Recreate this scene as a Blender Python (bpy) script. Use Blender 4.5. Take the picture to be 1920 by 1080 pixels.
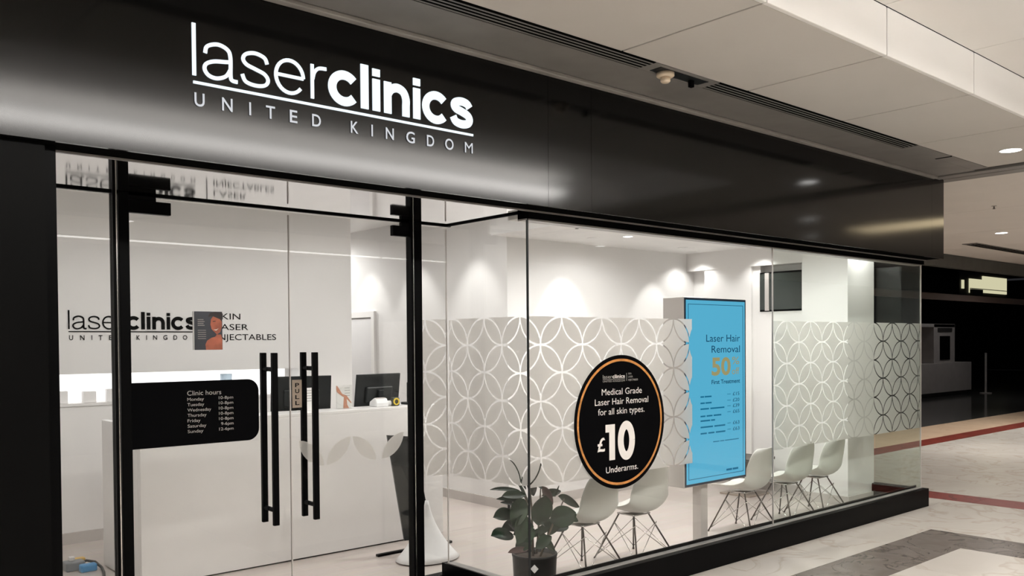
import bpy, bmesh, math, random
from mathutils import Vector, Matrix
random.seed(7)
for o in list(bpy.data.objects): bpy.data.objects.remove(o)
S = bpy.context.scene
COL = S.collection

# ------------------------------------------------------------------ camera
R = ((0.753, -0.018, 0.657), (-0.657, -0.009, 0.753), (-0.008, -1.0, -0.018))
FPX, PX, PY = 1644.42, 960.0, 672.0
cd = bpy.data.cameras.new('camera'); cam = bpy.data.objects.new('camera', cd); COL.objects.link(cam)
xa = Vector((0.75327, -0.65767, -0.00781)); xa.normalize()
fw = Vector((0.6575, 0.7532, -0.0180)); fw = (fw - xa * fw.dot(xa)).normalized()
up = xa.cross(fw)
cam.matrix_world = Matrix(((xa.x, up.x, -fw.x, -9.330), (xa.y, up.y, -fw.y, -4.048), (xa.z, up.z, -fw.z, 1.75), (0, 0, 0, 1)))
cd.sensor_width = 36; cd.lens = FPX / 1920 * 36; cd.shift_y = (PY - 540) / 1920; cd.clip_start = .02; cd.clip_end = 200
S.camera = cam
# ------------------------------------------------------------------ world, exposure
w = bpy.data.worlds.new('world'); S.world = w; w.use_nodes = True
w.node_tree.nodes['Background'].inputs[0].default_value = (.9, .9, 1, 1)
w.node_tree.nodes['Background'].inputs[1].default_value = .02
S.view_settings.view_transform = 'Standard'; S.view_settings.look = 'None'
S.view_settings.exposure = 0.0; S.view_settings.gamma = 1; S.view_settings.use_curve_mapping = False
S.cycles.max_bounces = 8; S.cycles.transmission_bounces = 6; S.cycles.glossy_bounces = 3; S.cycles.transparent_max_bounces = 14
S.cycles.caustics_reflective = False; S.cycles.caustics_refractive = False
WARM = (1, .985, .965)
MALLW = (1, .97, .93)
# energies, watts
E_SCALLOP, E_ROOM, E_DOWN = 27, 46, 60

# ------------------------------------------------------------------ materials
MATS = {}
def mat(name, col=(.8, .8, .8), rough=.5, metal=0, spec=.5, emit=None, estr=0, noise=0, nscale=5, bump=0, bscale=60, aniso=0, stretch=None, coat=0):
    m = bpy.data.materials.new(name); m.use_nodes = True; nt = m.node_tree; b = nt.nodes['Principled BSDF']
    b.inputs['Base Color'].default_value = (*col, 1); b.inputs['Roughness'].default_value = rough
    b.inputs['Metallic'].default_value = metal; b.inputs['Specular IOR Level'].default_value = spec
    b.inputs['Anisotropic'].default_value = aniso; b.inputs['Coat Weight'].default_value = coat
    if emit: b.inputs['Emission Color'].default_value = (*emit, 1); b.inputs['Emission Strength'].default_value = estr
    tc = nt.nodes.new('ShaderNodeTexCoord'); mp = nt.nodes.new('ShaderNodeMapping')
    if stretch: mp.inputs['Scale'].default_value = stretch
    geo = nt.nodes.new('ShaderNodeNewGeometry'); nt.links.new(geo.outputs['Position'], mp.inputs['Vector'])
    n = nt.nodes.new('ShaderNodeTexNoise'); n.inputs['Scale'].default_value = nscale; n.inputs['Detail'].default_value = 4
    nt.links.new(mp.outputs[0], n.inputs['Vector'])
    r = nt.nodes.new('ShaderNodeValToRGB')
    k = noise if noise else .02
    r.color_ramp.elements[0].position = .3; r.color_ramp.elements[1].position = .7
    r.color_ramp.elements[0].color = (*[c * (1 - k) for c in col], 1); r.color_ramp.elements[1].color = (*[min(1, c * (1 + k)) for c in col], 1)
    nt.links.new(n.outputs['Fac'], r.inputs[0]); nt.links.new(r.outputs[0], b.inputs['Base Color'])
    if bump:
        n2 = nt.nodes.new('ShaderNodeTexNoise'); n2.inputs['Scale'].default_value = bscale
        nt.links.new(mp.outputs[0], n2.inputs['Vector'])
        bp = nt.nodes.new('ShaderNodeBump'); bp.inputs['Strength'].default_value = bump; bp.inputs['Distance'].default_value = .01
        nt.links.new(n2.outputs['Fac'], bp.inputs['Height']); nt.links.new(bp.outputs[0], b.inputs['Normal'])
    MATS[name] = m; return m

def marble(name, c1, c2, vein, rough=.22, scale=1.3, spec=.5):
    m = bpy.data.materials.new(name); m.use_nodes = True; nt = m.node_tree; b = nt.nodes['Principled BSDF']
    geo = nt.nodes.new('ShaderNodeNewGeometry'); oi = nt.nodes.new('ShaderNodeObjectInfo')
    mul = nt.nodes.new('ShaderNodeMath'); mul.operation = 'MULTIPLY'; mul.inputs[1].default_value = 37
    nt.links.new(oi.outputs['Random'], mul.inputs[0])
    cmb = nt.nodes.new('ShaderNodeCombineXYZ'); nt.links.new(mul.outputs[0], cmb.inputs[2])
    add = nt.nodes.new('ShaderNodeVectorMath'); nt.links.new(geo.outputs['Position'], add.inputs[0]); nt.links.new(cmb.outputs[0], add.inputs[1])
    n = nt.nodes.new('ShaderNodeTexNoise'); n.inputs['Scale'].default_value = scale; n.inputs['Detail'].default_value = 6; n.inputs['Distortion'].default_value = 1.2
    nt.links.new(add.outputs[0], n.inputs['Vector'])
    r = nt.nodes.new('ShaderNodeValToRGB'); e = r.color_ramp.elements
    e[0].position = .25; e[0].color = (*c1, 1); e[1].position = .75; e[1].color = (*c2, 1)
    v = r.color_ramp.elements.new(.50); v.color = (*[(a + d) / 2 for a, d in zip(c1, c2)], 1)
    v = r.color_ramp.elements.new(.525); v.color = (*vein, 1)
    v = r.color_ramp.elements.new(.56); v.color = (*[(a + d) / 2 for a, d in zip(c1, c2)], 1)
    nt.links.new(n.outputs['Fac'], r.inputs[0]); nt.links.new(r.outputs[0], b.inputs['Base Color'])
    b.inputs['Roughness'].default_value = rough; b.inputs['Specular IOR Level'].default_value = spec
    MATS[name] = m

def emission(name, col, strength):
    m = bpy.data.materials.new(name); m.use_nodes = True; nt = m.node_tree; nt.nodes.clear()
    e = nt.nodes.new('ShaderNodeEmission'); e.inputs[0].default_value = (*col, 1); e.inputs[1].default_value = strength
    o = nt.nodes.new('ShaderNodeOutputMaterial'); nt.links.new(e.outputs[0], o.inputs[0]); MATS[name] = m

def glass(name, tint, base=.04, gain=.9):
    m = bpy.data.materials.new(name); m.use_nodes = True; nt = m.node_tree; nt.nodes.clear()
    lw = nt.nodes.new('ShaderNodeLayerWeight'); lw.inputs['Blend'].default_value = .5
    p = nt.nodes.new('ShaderNodeMath'); p.operation = 'POWER'; p.inputs[1].default_value = 5; nt.links.new(lw.outputs['Facing'], p.inputs[0])
    q = nt.nodes.new('ShaderNodeMath'); q.operation = 'MULTIPLY_ADD'; q.inputs[1].default_value = gain; q.inputs[2].default_value = base; nt.links.new(p.outputs[0], q.inputs[0])
    t = nt.nodes.new('ShaderNodeBsdfTransparent'); t.inputs[0].default_value = (*tint, 1)
    g = nt.nodes.new('ShaderNodeBsdfGlossy'); g.inputs['Roughness'].default_value = 0
    mx = nt.nodes.new('ShaderNodeMixShader'); o = nt.nodes.new('ShaderNodeOutputMaterial')
    nt.links.new(q.outputs[0], mx.inputs[0]); nt.links.new(t.outputs[0], mx.inputs[1]); nt.links.new(g.outputs[0], mx.inputs[2]); nt.links.new(mx.outputs[0], o.inputs[0])
    MATS[name] = m

def film(name, col, haze):
    m = bpy.data.materials.new(name); m.use_nodes = True; nt = m.node_tree; nt.nodes.clear()
    rf = nt.nodes.new('ShaderNodeBsdfRefraction'); rf.inputs['IOR'].default_value = 1.3; rf.inputs['Roughness'].default_value = .38; rf.inputs['Color'].default_value = (.985, .97, .955, 1)
    tl = nt.nodes.new('ShaderNodeBsdfTranslucent'); tl.inputs[0].default_value = (*col, 1)
    df = nt.nodes.new('ShaderNodeBsdfDiffuse'); df.inputs[0].default_value = (*col, 1)
    m1 = nt.nodes.new('ShaderNodeMixShader'); m1.inputs[0].default_value = .4
    m2 = nt.nodes.new('ShaderNodeMixShader'); m2.inputs[0].default_value = haze
    o = nt.nodes.new('ShaderNodeOutputMaterial')
    nt.links.new(tl.outputs[0], m1.inputs[1]); nt.links.new(df.outputs[0], m1.inputs[2])
    nt.links.new(rf.outputs[0], m2.inputs[1]); nt.links.new(m1.outputs[0], m2.inputs[2]); nt.links.new(m2.outputs[0], o.inputs[0])
    MATS[name] = m

mat('wall_paint', (.80, .785, .77), .6, noise=.015, nscale=2)
mat('ceiling_paint', (.82, .81, .80), .7)
mat('counter_white', (.77, .75, .735), .35, noise=.015)
mat('skirting_grey', (.50, .465, .44), .5)
mat('fascia_metal', (.0022, .0021, .0020), .11, spec=.30, noise=.06, nscale=3, stretch=(.3, 1, 14))
mat('pillar_metal', (.002, .002, .002), .4, spec=.05, noise=.08, nscale=3)
mat('black_frame', (.0014, .0014, .0016), .4, spec=.05)
mat('black_satin', (.0015, .0015, .0017), .35, spec=.05, noise=.1)
mat('mirror_soffit', (.80, .77, .76), .05, metal=1)
mat('grey_metal', (.19, .182, .175), .42, noise=.12, nscale=4)
mat('grey_edge', (.30, .285, .27), .35, noise=.15)
mat('slot_black', (.004, .004, .004), .9, spec=0)
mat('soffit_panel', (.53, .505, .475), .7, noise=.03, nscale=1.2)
mat('soffit_panel_lit', (.73, .69, .65), .7, noise=.03, nscale=1.2)  # same soffit panel, colour lightened in place of missing bounce light
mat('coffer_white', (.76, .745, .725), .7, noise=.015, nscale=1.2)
mat('grout', (.35, .31, .28), .8)
mat('chrome', (.62, .60, .58), .2, metal=1)
mat('dark_wire', (.10, .085, .075), .3, metal=.9)
mat('chair_shell', (.70, .70, .655), .38, spec=.4)
mat('monitor_black', (.011, .013, .014), .35, spec=.3, noise=.15)
mat('kiosk_case', (.60, .56, .53), .4, noise=.03)
mat('kiosk_bezel', (.01, .025, .05), .3)
mat('leaf_green', (.010, .024, .012), .42, noise=.45, nscale=9, spec=.14)
mat('leaf_pale', (.024, .040, .023), .42, noise=.4, nscale=9, spec=.18)
mat('leaf_bronze', (.075, .040, .035), .4, noise=.3, nscale=9)
mat('stem_brown', (.11, .085, .06), .7, noise=.3)
mat('soil', (.045, .03, .02), .9, noise=.5, nscale=60)
mat('pot_black', (.008, .0085, .0085), .4, spec=.2, noise=.1)
mat('paper_white', (.82, .80, .79), .7)
mat('sheet_white', (.85, .845, .84), .5)
mat('print_black', (.0016, .0016, .002), .7, spec=.03)
mat('print_white', (.78, .74, .71), .6)
mat('print_dim', (.33, .315, .30), .6)
mat('print_gold', (.50, .21, .055), .4, noise=.3, nscale=18)
mat('sticker_tan', (.26, .205, .16), .6)
mat('poster_blue', (.035, .038, .055), .4, noise=.2)
mat('poster_skin', (.42, .11, .06), .45, noise=.3, nscale=16)
mat('poster_hair', (.022, .013, .014), .5)
mat('leg_tan', (.55, .24, .15), .5, noise=.1)
mat('terminal_white', (.74, .74, .74), .4)
mat('tape_yellow', (.62, .45, .03), .45)
mat('olive_black', (.03, .032, .02), .4)
mat('cup_blue', (.55, .68, .80), .25)
mat('plug_blue', (.05, .30, .62), .4)
mat('plug_yellow', (.75, .48, .12), .5)
mat('plug_grey', (.22, .24, .26), .5)
mat('cable_black', (.012, .012, .012), .5)
mat('door_white', (.74, .73, .73), .45)
mat('window_dark', (.035, .042, .038), .12)
mat('neighbour_grey', (.10, .10, .09), .6, noise=.1)
mat('neighbour_dark', (.030, .028, .026), .6, noise=.2)
mat('neighbour_brown', (.035, .022, .018), .5)
mat('dark_floor', (.05, .05, .05), .12)
mat('booth_grey', (.45, .42, .41), .5, noise=.06)
mat('detector_cream', (.72, .60, .46), .5)
mat('table_dark', (.04, .038, .033), .4)
mat('table_leg', (.33, .27, .22), .4)
marble('marble_cream', (.60, .555, .50), (.67, .625, .575), (.55, .485, .42))
marble('marble_grey', (.155, .132, .118), (.235, .205, .185), (.11, .09, .08), scale=3)
marble('marble_red', (.16, .028, .020), (.22, .042, .030), (.09, .022, .016), rough=.4, scale=3, spec=.12)
marble('marble_beige', (.68, .48, .33), (.75, .56, .40), (.6, .42, .28), rough=.3, scale=1.5)
emission('sign_glow', (.86, .95, 1), 1.15)
emission('sign_soft', (.84, .86, .90), .82)
emission('screen_blue', (.105, .47, .70), 1.0)
emission('screen_glare', (.20, .47, .70), 1.0)
emission('screen_navy', (.006, .06, .13), 1.0)
emission('screen_teal', (.01, .16, .30), 1.0)
emission('screen_gold', (.36, .33, .16), 1.0)
emission('niche_glow', (1, .98, .97), 1.7)
emission('lamp_disc', (1, .98, .95), 9)
emission('tube_light', (1, .965, .92), 37)
emission('warm_panel', (1, .80, .50), 5)
emission('far_light', (1, .95, .62), .62)
emission('led_line', (1, .97, .93), 7)
glass('glass_clear', (.985, .99, .985))
glass('glass_green', (.955, .985, .965))
film('frost_film', (.93, .91, .885), .50)

# wooden floor
def wood_floor():
    m = bpy.data.materials.new('pale_wood'); m.use_nodes = True; nt = m.node_tree; b = nt.nodes['Principled BSDF']
    geo = nt.nodes.new('ShaderNodeNewGeometry'); mp = nt.nodes.new('ShaderNodeMapping'); mp.inputs['Scale'].default_value = (1, 1, 1)
    nt.links.new(geo.outputs['Position'], mp.inputs['Vector'])
    br = nt.nodes.new('ShaderNodeTexBrick'); br.inputs['Scale'].default_value = 1; br.inputs['Brick Width'].default_value = 1.3; br.inputs['Row Height'].default_value = .19
    br.inputs['Mortar Size'].default_value = .0012; br.inputs['Color1'].default_value = (.55, .485, .445, 1); br.inputs['Color2'].default_value = (.60, .535, .495, 1); br.inputs['Mortar'].default_value = (.45, .39, .35, 1)
    nt.links.new(mp.outputs[0], br.inputs['Vector'])
    n = nt.nodes.new('ShaderNodeTexNoise'); n.inputs['Scale'].default_value = 4; n.inputs['Detail'].default_value = 5
    m2 = nt.nodes.new('ShaderNodeMapping'); m2.inputs['Scale'].default_value = (.5, 8, 1); nt.links.new(geo.outputs['Position'], m2.inputs['Vector']); nt.links.new(m2.outputs[0], n.inputs['Vector'])
    mx = nt.nodes.new('ShaderNodeMix'); mx.data_type = 'RGBA'; mx.blend_type = 'MULTIPLY'; mx.inputs['Factor'].default_value = .18
    nt.links.new(br.outputs['Color'], mx.inputs[6]); nt.links.new(n.outputs['Color'], mx.inputs[7]); nt.links.new(mx.outputs[2], b.inputs['Base Color'])
    b.inputs['Roughness'].default_value = .38; MATS['pale_wood'] = m
wood_floor()

# ------------------------------------------------------------------ geometry helpers
class G:
    def __init__(s): s.v = []; s.f = []
    def box(s, x0, x1, y0, y1, z0, z1):
        n = len(s.v); s.v += [(x, y, z) for z in (z0, z1) for y in (y0, y1) for x in (x0, x1)]
        s.f += [tuple(n + i for i in q) for q in ((0, 2, 3, 1), (4, 5, 7, 6), (0, 1, 5, 4), (2, 6, 7, 3), (0, 4, 6, 2), (1, 3, 7, 5))]; return s
    def prism(s, poly, d0, d1, fn):
        """poly: 2-D outline; fn(a, b, d) -> xyz; extruded from d0 to d1"""
        n = len(s.v); k = len(poly)
        s.v += [fn(a, b, d0) for a, b in poly] + [fn(a, b, d1) for a, b in poly]
        s.f.append(tuple(n + i for i in range(k))); s.f.append(tuple(n + k + i for i in reversed(range(k))))
        s.f += [(n + i, n + k + i, n + k + (i + 1) % k, n + (i + 1) % k) for i in range(k)]; return s
    def tube(s, pts, r, n=8, cap=True):
        pts = [Vector(p) for p in pts]; rs = r if isinstance(r, (list, tuple)) else [r] * len(pts); base = len(s.v); up0 = None
        for i, p in enumerate(pts):
            d = (pts[min(i + 1, len(pts) - 1)] - pts[max(i - 1, 0)]).normalized()
            a = up0 if up0 is not None else (Vector((0, 0, 1)) if abs(d.z) < .9 else Vector((1, 0, 0)))
            a = (a - d * a.dot(d)).normalized(); up0 = a; b = d.cross(a)
            for k in range(n):
                t = 2 * math.pi * k / n; s.v.append(tuple(p + (a * math.cos(t) + b * math.sin(t)) * rs[i]))
        for i in range(len(pts) - 1):
            for k in range(n):
                q = base + i * n; s.f.append((q + k, q + (k + 1) % n, q + n + (k + 1) % n, q + n + k))
        if cap: s.f.append(tuple(base + k for k in reversed(range(n)))); s.f.append(tuple(base + (len(pts) - 1) * n + k for k in range(n)))
        return s
    def lathe(s, prof, cx, cy, n=32, cap=True):
        base = len(s.v)
        for (r, z) in prof:
            for k in range(n): t = 2 * math.pi * k / n; s.v.append((cx + r * math.cos(t), cy + r * math.sin(t), z))
        for i in range(len(prof) - 1):
            for k in range(n): q = base + i * n; s.f.append((q + k, q + (k + 1) % n, q + n + (k + 1) % n, q + n + k))
        if cap: s.f.append(tuple(base + k for k in reversed(range(n)))); s.f.append(tuple(base + (len(prof) - 1) * n + k for k in range(n)))
        return s
    def grid(s, rows):
        n = len(s.v); m = len(rows[0]); s.v += [p for r in rows for p in r]
        s.f += [(n + i * m + j, n + i * m + j + 1, n + (i + 1) * m + j + 1, n + (i + 1) * m + j) for i in range(len(rows) - 1) for j in range(m - 1)]; return s

def wloc(p):
    v = Vector((0, 0, 0))
    while p is not None: v += p.location; p = p.parent
    return v
def build(name, g, m, parent=None, smooth=False, bevel=0, solid=0, local=False, subsurf=0, recalc=True):
    off = Vector((0, 0, 0)) if local else wloc(parent)
    me = bpy.data.meshes.new(name); me.from_pydata([tuple(Vector(v) - off) for v in g.v], [], g.f)
    if recalc:
        bm = bmesh.new(); bm.from_mesh(me); bmesh.ops.recalc_face_normals(bm, faces=bm.faces); bm.to_mesh(me); bm.free()
    me.materials.append(MATS[m]); o = bpy.data.objects.new(name, me); COL.objects.link(o)
    if parent is not None: o.parent = parent
    if smooth:
        for p in me.polygons: p.use_smooth = True
    if solid: md = o.modifiers.new('solid', 'SOLIDIFY'); md.thickness = solid; md.offset = 0
    if subsurf: md = o.modifiers.new('sub', 'SUBSURF'); md.levels = md.render_levels = subsurf
    if bevel: md = o.modifiers.new('bevel', 'BEVEL'); md.width = bevel; md.segments = 2; md.limit_method = 'ANGLE'
    return o
def share(name, me, parent, loc=(0, 0, 0), rot=(0, 0, 0), scale=(1, 1, 1)):
    o = bpy.data.objects.new(name, me); COL.objects.link(o); o.parent = parent; o.location = loc; o.rotation_euler = rot; o.scale = scale; return o
def thing(name, label, cat, loc=(0, 0, 0), group=None, kind=None):
    o = bpy.data.objects.new(name, None); COL.objects.link(o); o.location = loc; o.empty_display_size = .1
    o['label'] = label; o['category'] = cat
    if group: o['group'] = group
    if kind: o['kind'] = kind
    return o
def tag(o, label, cat, group=None):
    o['label'] = label; o['category'] = cat
    if group: o['group'] = group
    return o
def structure(o, label=None):
    o['kind'] = 'structure'
    if label: o['label'] = label
    return o
def B(*a): return G().box(*a)
FACE_OUT = lambda y: (lambda a, b, d: (a, y - d, b))     # front faces the mall (-Y)

def text(name, s, m, parent, x0, x1, z, h, y, depth=.0012, weight=0, align='fit', spacing=1.0, split=False):
    """lettering facing -Y, baseline z, capital height h, fitted to x0..x1"""
    c = bpy.data.curves.new('lettering', 'FONT'); c.body = s; c.size = 1; c.offset = weight; c.space_character = spacing; c.resolution_u = 4
    t = bpy.data.objects.new('lettering', c); COL.objects.link(t)
    dg = bpy.context.evaluated_depsgraph_get(); me = bpy.data.meshes.new_from_object(t.evaluated_get(dg))
    bpy.data.objects.remove(t); bpy.data.curves.remove(c)
    xs = [v.co.x for v in me.vertices]; a, b = min(xs), max(xs)
    cap = .729
    sz = h / cap
    sx = (x1 - x0) / (b - a) if align == 'fit' else sz
    shift = x0 if align in ('fit', 'left') else (x1 - (b - a) * sx)
    off = wloc(parent)
    for v in me.vertices: v.co = Vector((shift + (v.co.x - a) * sx, y - depth, z + v.co.y * sz)) - off
    me.materials.clear(); me.materials.append(MATS[m]); me.name = name
    if split:                      # one object per letter
        bm = bmesh.new(); bm.from_mesh(me); bm.faces.ensure_lookup_table(); seen = set(); isl = []
        for f in bm.faces:
            if f.index in seen: continue
            st_, grp_ = [f], []
            seen.add(f.index)
            while st_:
                q = st_.pop(); grp_.append(q)
                for e in q.edges:
                    for f2 in e.link_faces:
                        if f2.index not in seen: seen.add(f2.index); st_.append(f2)
            xs_ = [v.co.x for q in grp_ for v in q.verts]; isl.append([min(xs_), max(xs_), grp_])
        isl.sort(key=lambda t: t[0]); out = []
        for a_, b_, fs in isl:
            if out and a_ < out[-1][1] - .35 * min(b_ - a_, out[-1][1] - out[-1][0]): out[-1][1] = max(b_, out[-1][1]); out[-1][2] += fs
            else: out.append([a_, b_, list(fs)])
        for a_, b_, fs in out:
            g = G()
            for q in fs: n_ = len(g.v); g.v += [tuple(v.co) for v in q.verts]; g.f.append(tuple(range(n_, n_ + len(q.verts))))
            build('letter', g, m, parent, local=True, recalc=False)
        bm.free(); return None
    o = bpy.data.objects.new(name, me); COL.objects.link(o); o.parent = parent; return o

# ------------------------------------------------------------------ THE SETTING: shop interior shell
ZC = 2.85                         # lower shop ceiling
YG, YD = .08, .93                 # front glass plane, door plane
ZS = 2.58                         # soffit under the fascia
structure(build('floor', B(-8.9, .0, .93, 8.2, -.03, 0).box(-5.58, 0, .1, .93, -.03, 0), 'pale_wood'))
structure(build('wall_back', B(-8.6, -4.33, 4.35, 4.6, 1.50, 3.3).box(-8.6, -4.33, 4.55, 4.6, 1.22, 1.5).box(-4.97, -4.33, 4.35, 4.55, 0, 1.5), 'wall_paint'))
structure(build('wall_left', B(-8.7, -8.55, .97, 4.6, 0, 3.3), 'wall_paint'))
structure(build('wall_passage', B(-3.35, -3.1, 2.87, 8.1, 0, 3.2), 'wall_paint'))
structure(build('wall_middle', B(-3.1, -.2, 2.87, 3.1, 0, 2.93).box(-3.57, -3.1, 2.871, 2.9, 2.86, 3.2), 'wall_paint'))
structure(build('wall_far', B(-8.6, -3.1, 8.1, 8.2, 0, 3.3), 'wall_paint'))
wr = structure(build('wall_right', B(-.20, -.06, 1.1, 2.87, 0, 2.95), 'wall_paint'))
build('bulkhead', B(-.35, -.20, 1.1, 2.87, 2.63, 2.95), 'wall_paint', wr)
build('pilaster', B(-.34, -.20, 1.93, 2.60, 0, 2.63), 'wall_paint', wr)
build('lower_panel', B(-.30, -.20, 1.1, 1.93, 0, 2.09), 'wall_paint', wr)
build('side_panel', B(-.30, -.20, 1.83, 1.93, 2.09, 2.63), 'wall_paint', wr)
structure(build('ceiling', B(-3.55, -.02, .30, 2.87, ZC, ZC + .08), 'ceiling_paint'))
structure(build('ceiling_reception', B(-8.6, -3.1, .97, 8.1, 3.2, 3.3).box(-3.57, -3.55, .30, 2.87, ZC, 3.2), 'ceiling_paint'))
structure(build('wall_header', B(-5.56, -.02, .16, .30, ZS - .03, 3.3).box(-8.6, -5.56, 1.0, 1.05, ZS, 3.3).box(-5.58, -5.52, .3, 1.05, ZS, 3.3), 'wall_paint'))
col = structure(build('wall_column', B(-.62, -.05, .57, 1.10, 0, 2.9), 'wall_paint'))
build('plinth', B(-.64, -.03, .55, 1.12, 0, .10), 'skirting_grey', col)
structure(build('baseboard_back', B(-8.55, -4.33, 4.33, 4.35, 0, .10), 'skirting_grey'))
structure(build('baseboard_passage', B(-3.37, -3.35, 2.85, 8.1, 0, .10), 'skirting_grey'))
structure(build('baseboard_middle', B(-3.37, -.34, 2.85, 2.87, 0, .10), 'skirting_grey'))
structure(build('baseboard_right', B(-.36, -.34, 1.1, 2.85, 0, .10), 'skirting_grey'))
# high dark window in the right wall
w4 = structure(build('window_4', B(-.31, -.29, 1.12, 1.83, 2.09, 2.55), 'black_frame'))
build('pane', B(-.318, -.31, 1.12, 1.70, 2.11, 2.53), 'window_dark', w4)
build('pane', B(-.318, -.31, 1.755, 1.82, 2.11, 2.53), 'window_dark', w4)
build('mullion', B(-.325, -.30, 1.70, 1.755, 2.10, 2.54), 'skirting_grey', w4)
# white door in the passage wall
d3 = structure(build('door_3', B(-3.372, -3.35, 5.48, 6.20, .005, 2.07), 'door_white'), 'plain white door in the passage wall behind the desk')
build('door_frame', B(-3.385, -3.35, 5.40, 5.47, 0, 2.085).box(-3.385, -3.35, 6.21, 6.28, 0, 2.085).box(-3.385, -3.35, 5.40, 6.28, 2.085, 2.16), 'wall_paint', d3)
build('door_handle', G().tube([(-3.37, 5.55, 1.02), (-3.42, 5.55, 1.02), (-3.42, 5.65, 1.02)], .01), 'chrome', d3)

# ------------------------------------------------------------------ mall shell
fl = structure(build('floor_mall', B(-22, 26, -13, 3.76, -.05, -.004).box(26, 26.1, -13, 3.7, -.05, -.004), 'marble_cream'))
def tiles(x0, x1, y0, y1, tx, ty, m, name):
    nx = max(1, round((x1 - x0) / tx)); ny = max(1, round((y1 - y0) / ty)); a = (x1 - x0) / nx; b = (y1 - y0) / ny; j = .0012
    o0 = None
    for i in range(nx):
        for k in range(ny):
            if o0 is None:
                o0 = build(name, B(-a / 2 + j, a / 2 - j, -b / 2 + j, b / 2 - j, -.006, 0), m, fl, local=True); o = o0
            else: o = o0.copy(); COL.objects.link(o)
            o.location = (x0 + (i + .5) * a, y0 + (k + .5) * b, 0)
tiles(-6.1, -1.13, -.51, -.002, .9, .51, 'marble_cream', 'floor_tile')
tiles(-6.1, -1.13, -1.0, -.51, .9, .5, 'marble_grey', 'border_tile')
tiles(-6.1, -1.70, -3.7, -1.0, .9, .9, 'marble_cream', 'floor_tile')
tiles(-1.70, -1.13, -3.7, -1.0, .57, .9, 'marble_grey', 'border_tile')
tiles(-1.13, .49, -3.7, -.002, .8, .9, 'marble_cream', 'floor_tile')
tiles(.03, .49, -.002, 2.35, .46, .8, 'marble_cream', 'floor_tile')
tiles(.49, .93, -3.7, 2.35, .44, .9, 'marble_red', 'red_tile')
tiles(.93, 10, -3.7, 2.35, .9, .9, 'marble_cream', 'floor_tile')
tiles(.49, 14, 2.35, 2.74, .9, .4, 'marble_red', 'red_tile')
tiles(.49, 14, 2.74, 3.75, .9, 1.0, 'marble_beige', 'floor_tile')

# mall ceiling: dropped soffit along the shop, raised coffer, outer ceilings
ZM = 3.40; ZU = 3.68
cm = structure(build('ceiling_mall', B(-14, -.25, -1.595, -.13, ZM + .03, ZM + .06).box(-14, -1.5, -5.0, -1.60, ZU + .03, ZU + .06), 'grout'))
joints = [-14 + 0.0] + [-5.55 - 1.24 * k for k in range(6, 0, -1)] + [-5.55 + 1.24 * k for k in range(0, 5)]
joints = [j for j in joints if j < -.6] + [-.30]
for a, b in zip(joints[:-1], joints[1:]):
    if b - a < .05: continue
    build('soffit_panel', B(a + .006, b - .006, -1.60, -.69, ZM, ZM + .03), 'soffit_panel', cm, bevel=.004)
    if b < -1.5: build('coffer_panel', B(a + .006, b - .006, -1.63, -1.60, ZM, ZU), 'coffer_white', cm, bevel=.004)
for k in range(10):
    a = -13.0 + 1.24 * k - .03
    build('coffer_ceiling_panel', B(a + .003, min(a + 1.237, -1.5), -5.0, -1.635, ZU, ZU + .03), 'coffer_white', cm)
build('coffer_panel', B(-14, -1.5, -5.03, -5.0, ZM, ZU), 'coffer_white', cm)
build('coffer_panel', B(-1.83, -1.50, -1.63, -1.60, ZM, ZU), 'coffer_white', cm)
build('coffer_panel', B(-1.50, -1.47, -5.03, -1.60, ZM, ZU), 'coffer_white', cm)
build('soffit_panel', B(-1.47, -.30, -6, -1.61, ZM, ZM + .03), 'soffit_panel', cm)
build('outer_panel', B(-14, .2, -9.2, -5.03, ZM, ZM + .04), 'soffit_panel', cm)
# ceiling over the side passage, past the end of the shop
cs = structure(build('ceiling_passage', B(.20, 20, -9.2, 3.25, ZM + .02, ZM + .06), 'soffit_panel'))
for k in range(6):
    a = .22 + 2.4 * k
    build('soffit_panel', B(a + .004, a + 2.396, -1.6, .6, ZM, ZM + .02), 'soffit_panel_lit', cs)
    build('soffit_panel', B(a + .004, a + 2.396, -5, -1.61, ZM, ZM + .02), 'soffit_panel_lit', cs)
    build('soffit_panel', B(a + .004, a + 2.396, .6, 3.24, ZM, ZM + .02), 'soffit_panel_lit', cs)
# grey metal strip beside the fascia with its rim
st = structure(build('trim_1', B(-12, -.25, -.55, -.15, ZM - .005, ZM + .02), 'grey_metal'))
build('rim', B(-12, -.25, -.20, -.15, ZM - .03, ZM - .005), 'grey_edge', st, bevel=.006)
# shutter track crossing the ceiling at the end of the shop
tr = structure(build('trim_2', B(-.27, .19, -6, .25, ZM + .01, ZM + .05), 'slot_black'))
build('rail', B(-.25, -.10, -6, .20, ZM - .02, ZM + .02), 'grey_metal', tr, bevel=.006)
build('rail', B(-.02, .17, -6, .20, ZM - .01, ZM + .02), 'grey_metal', tr, bevel=.006)
# far walls of the mall (behind the camera)
structure(build('wall_mall', B(-14, 8, -9.3, -9.2, 0, 3.9), 'neighbour_grey'))
structure(build('wall_mall_left', B(-14.1, -14, -9.3, 0, 0, 3.9), 'neighbour_grey'))
structure(build('wall_shop_left', B(-14, -9.2, -.10, .1, 0, 3.5), 'pillar_metal'))

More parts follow.
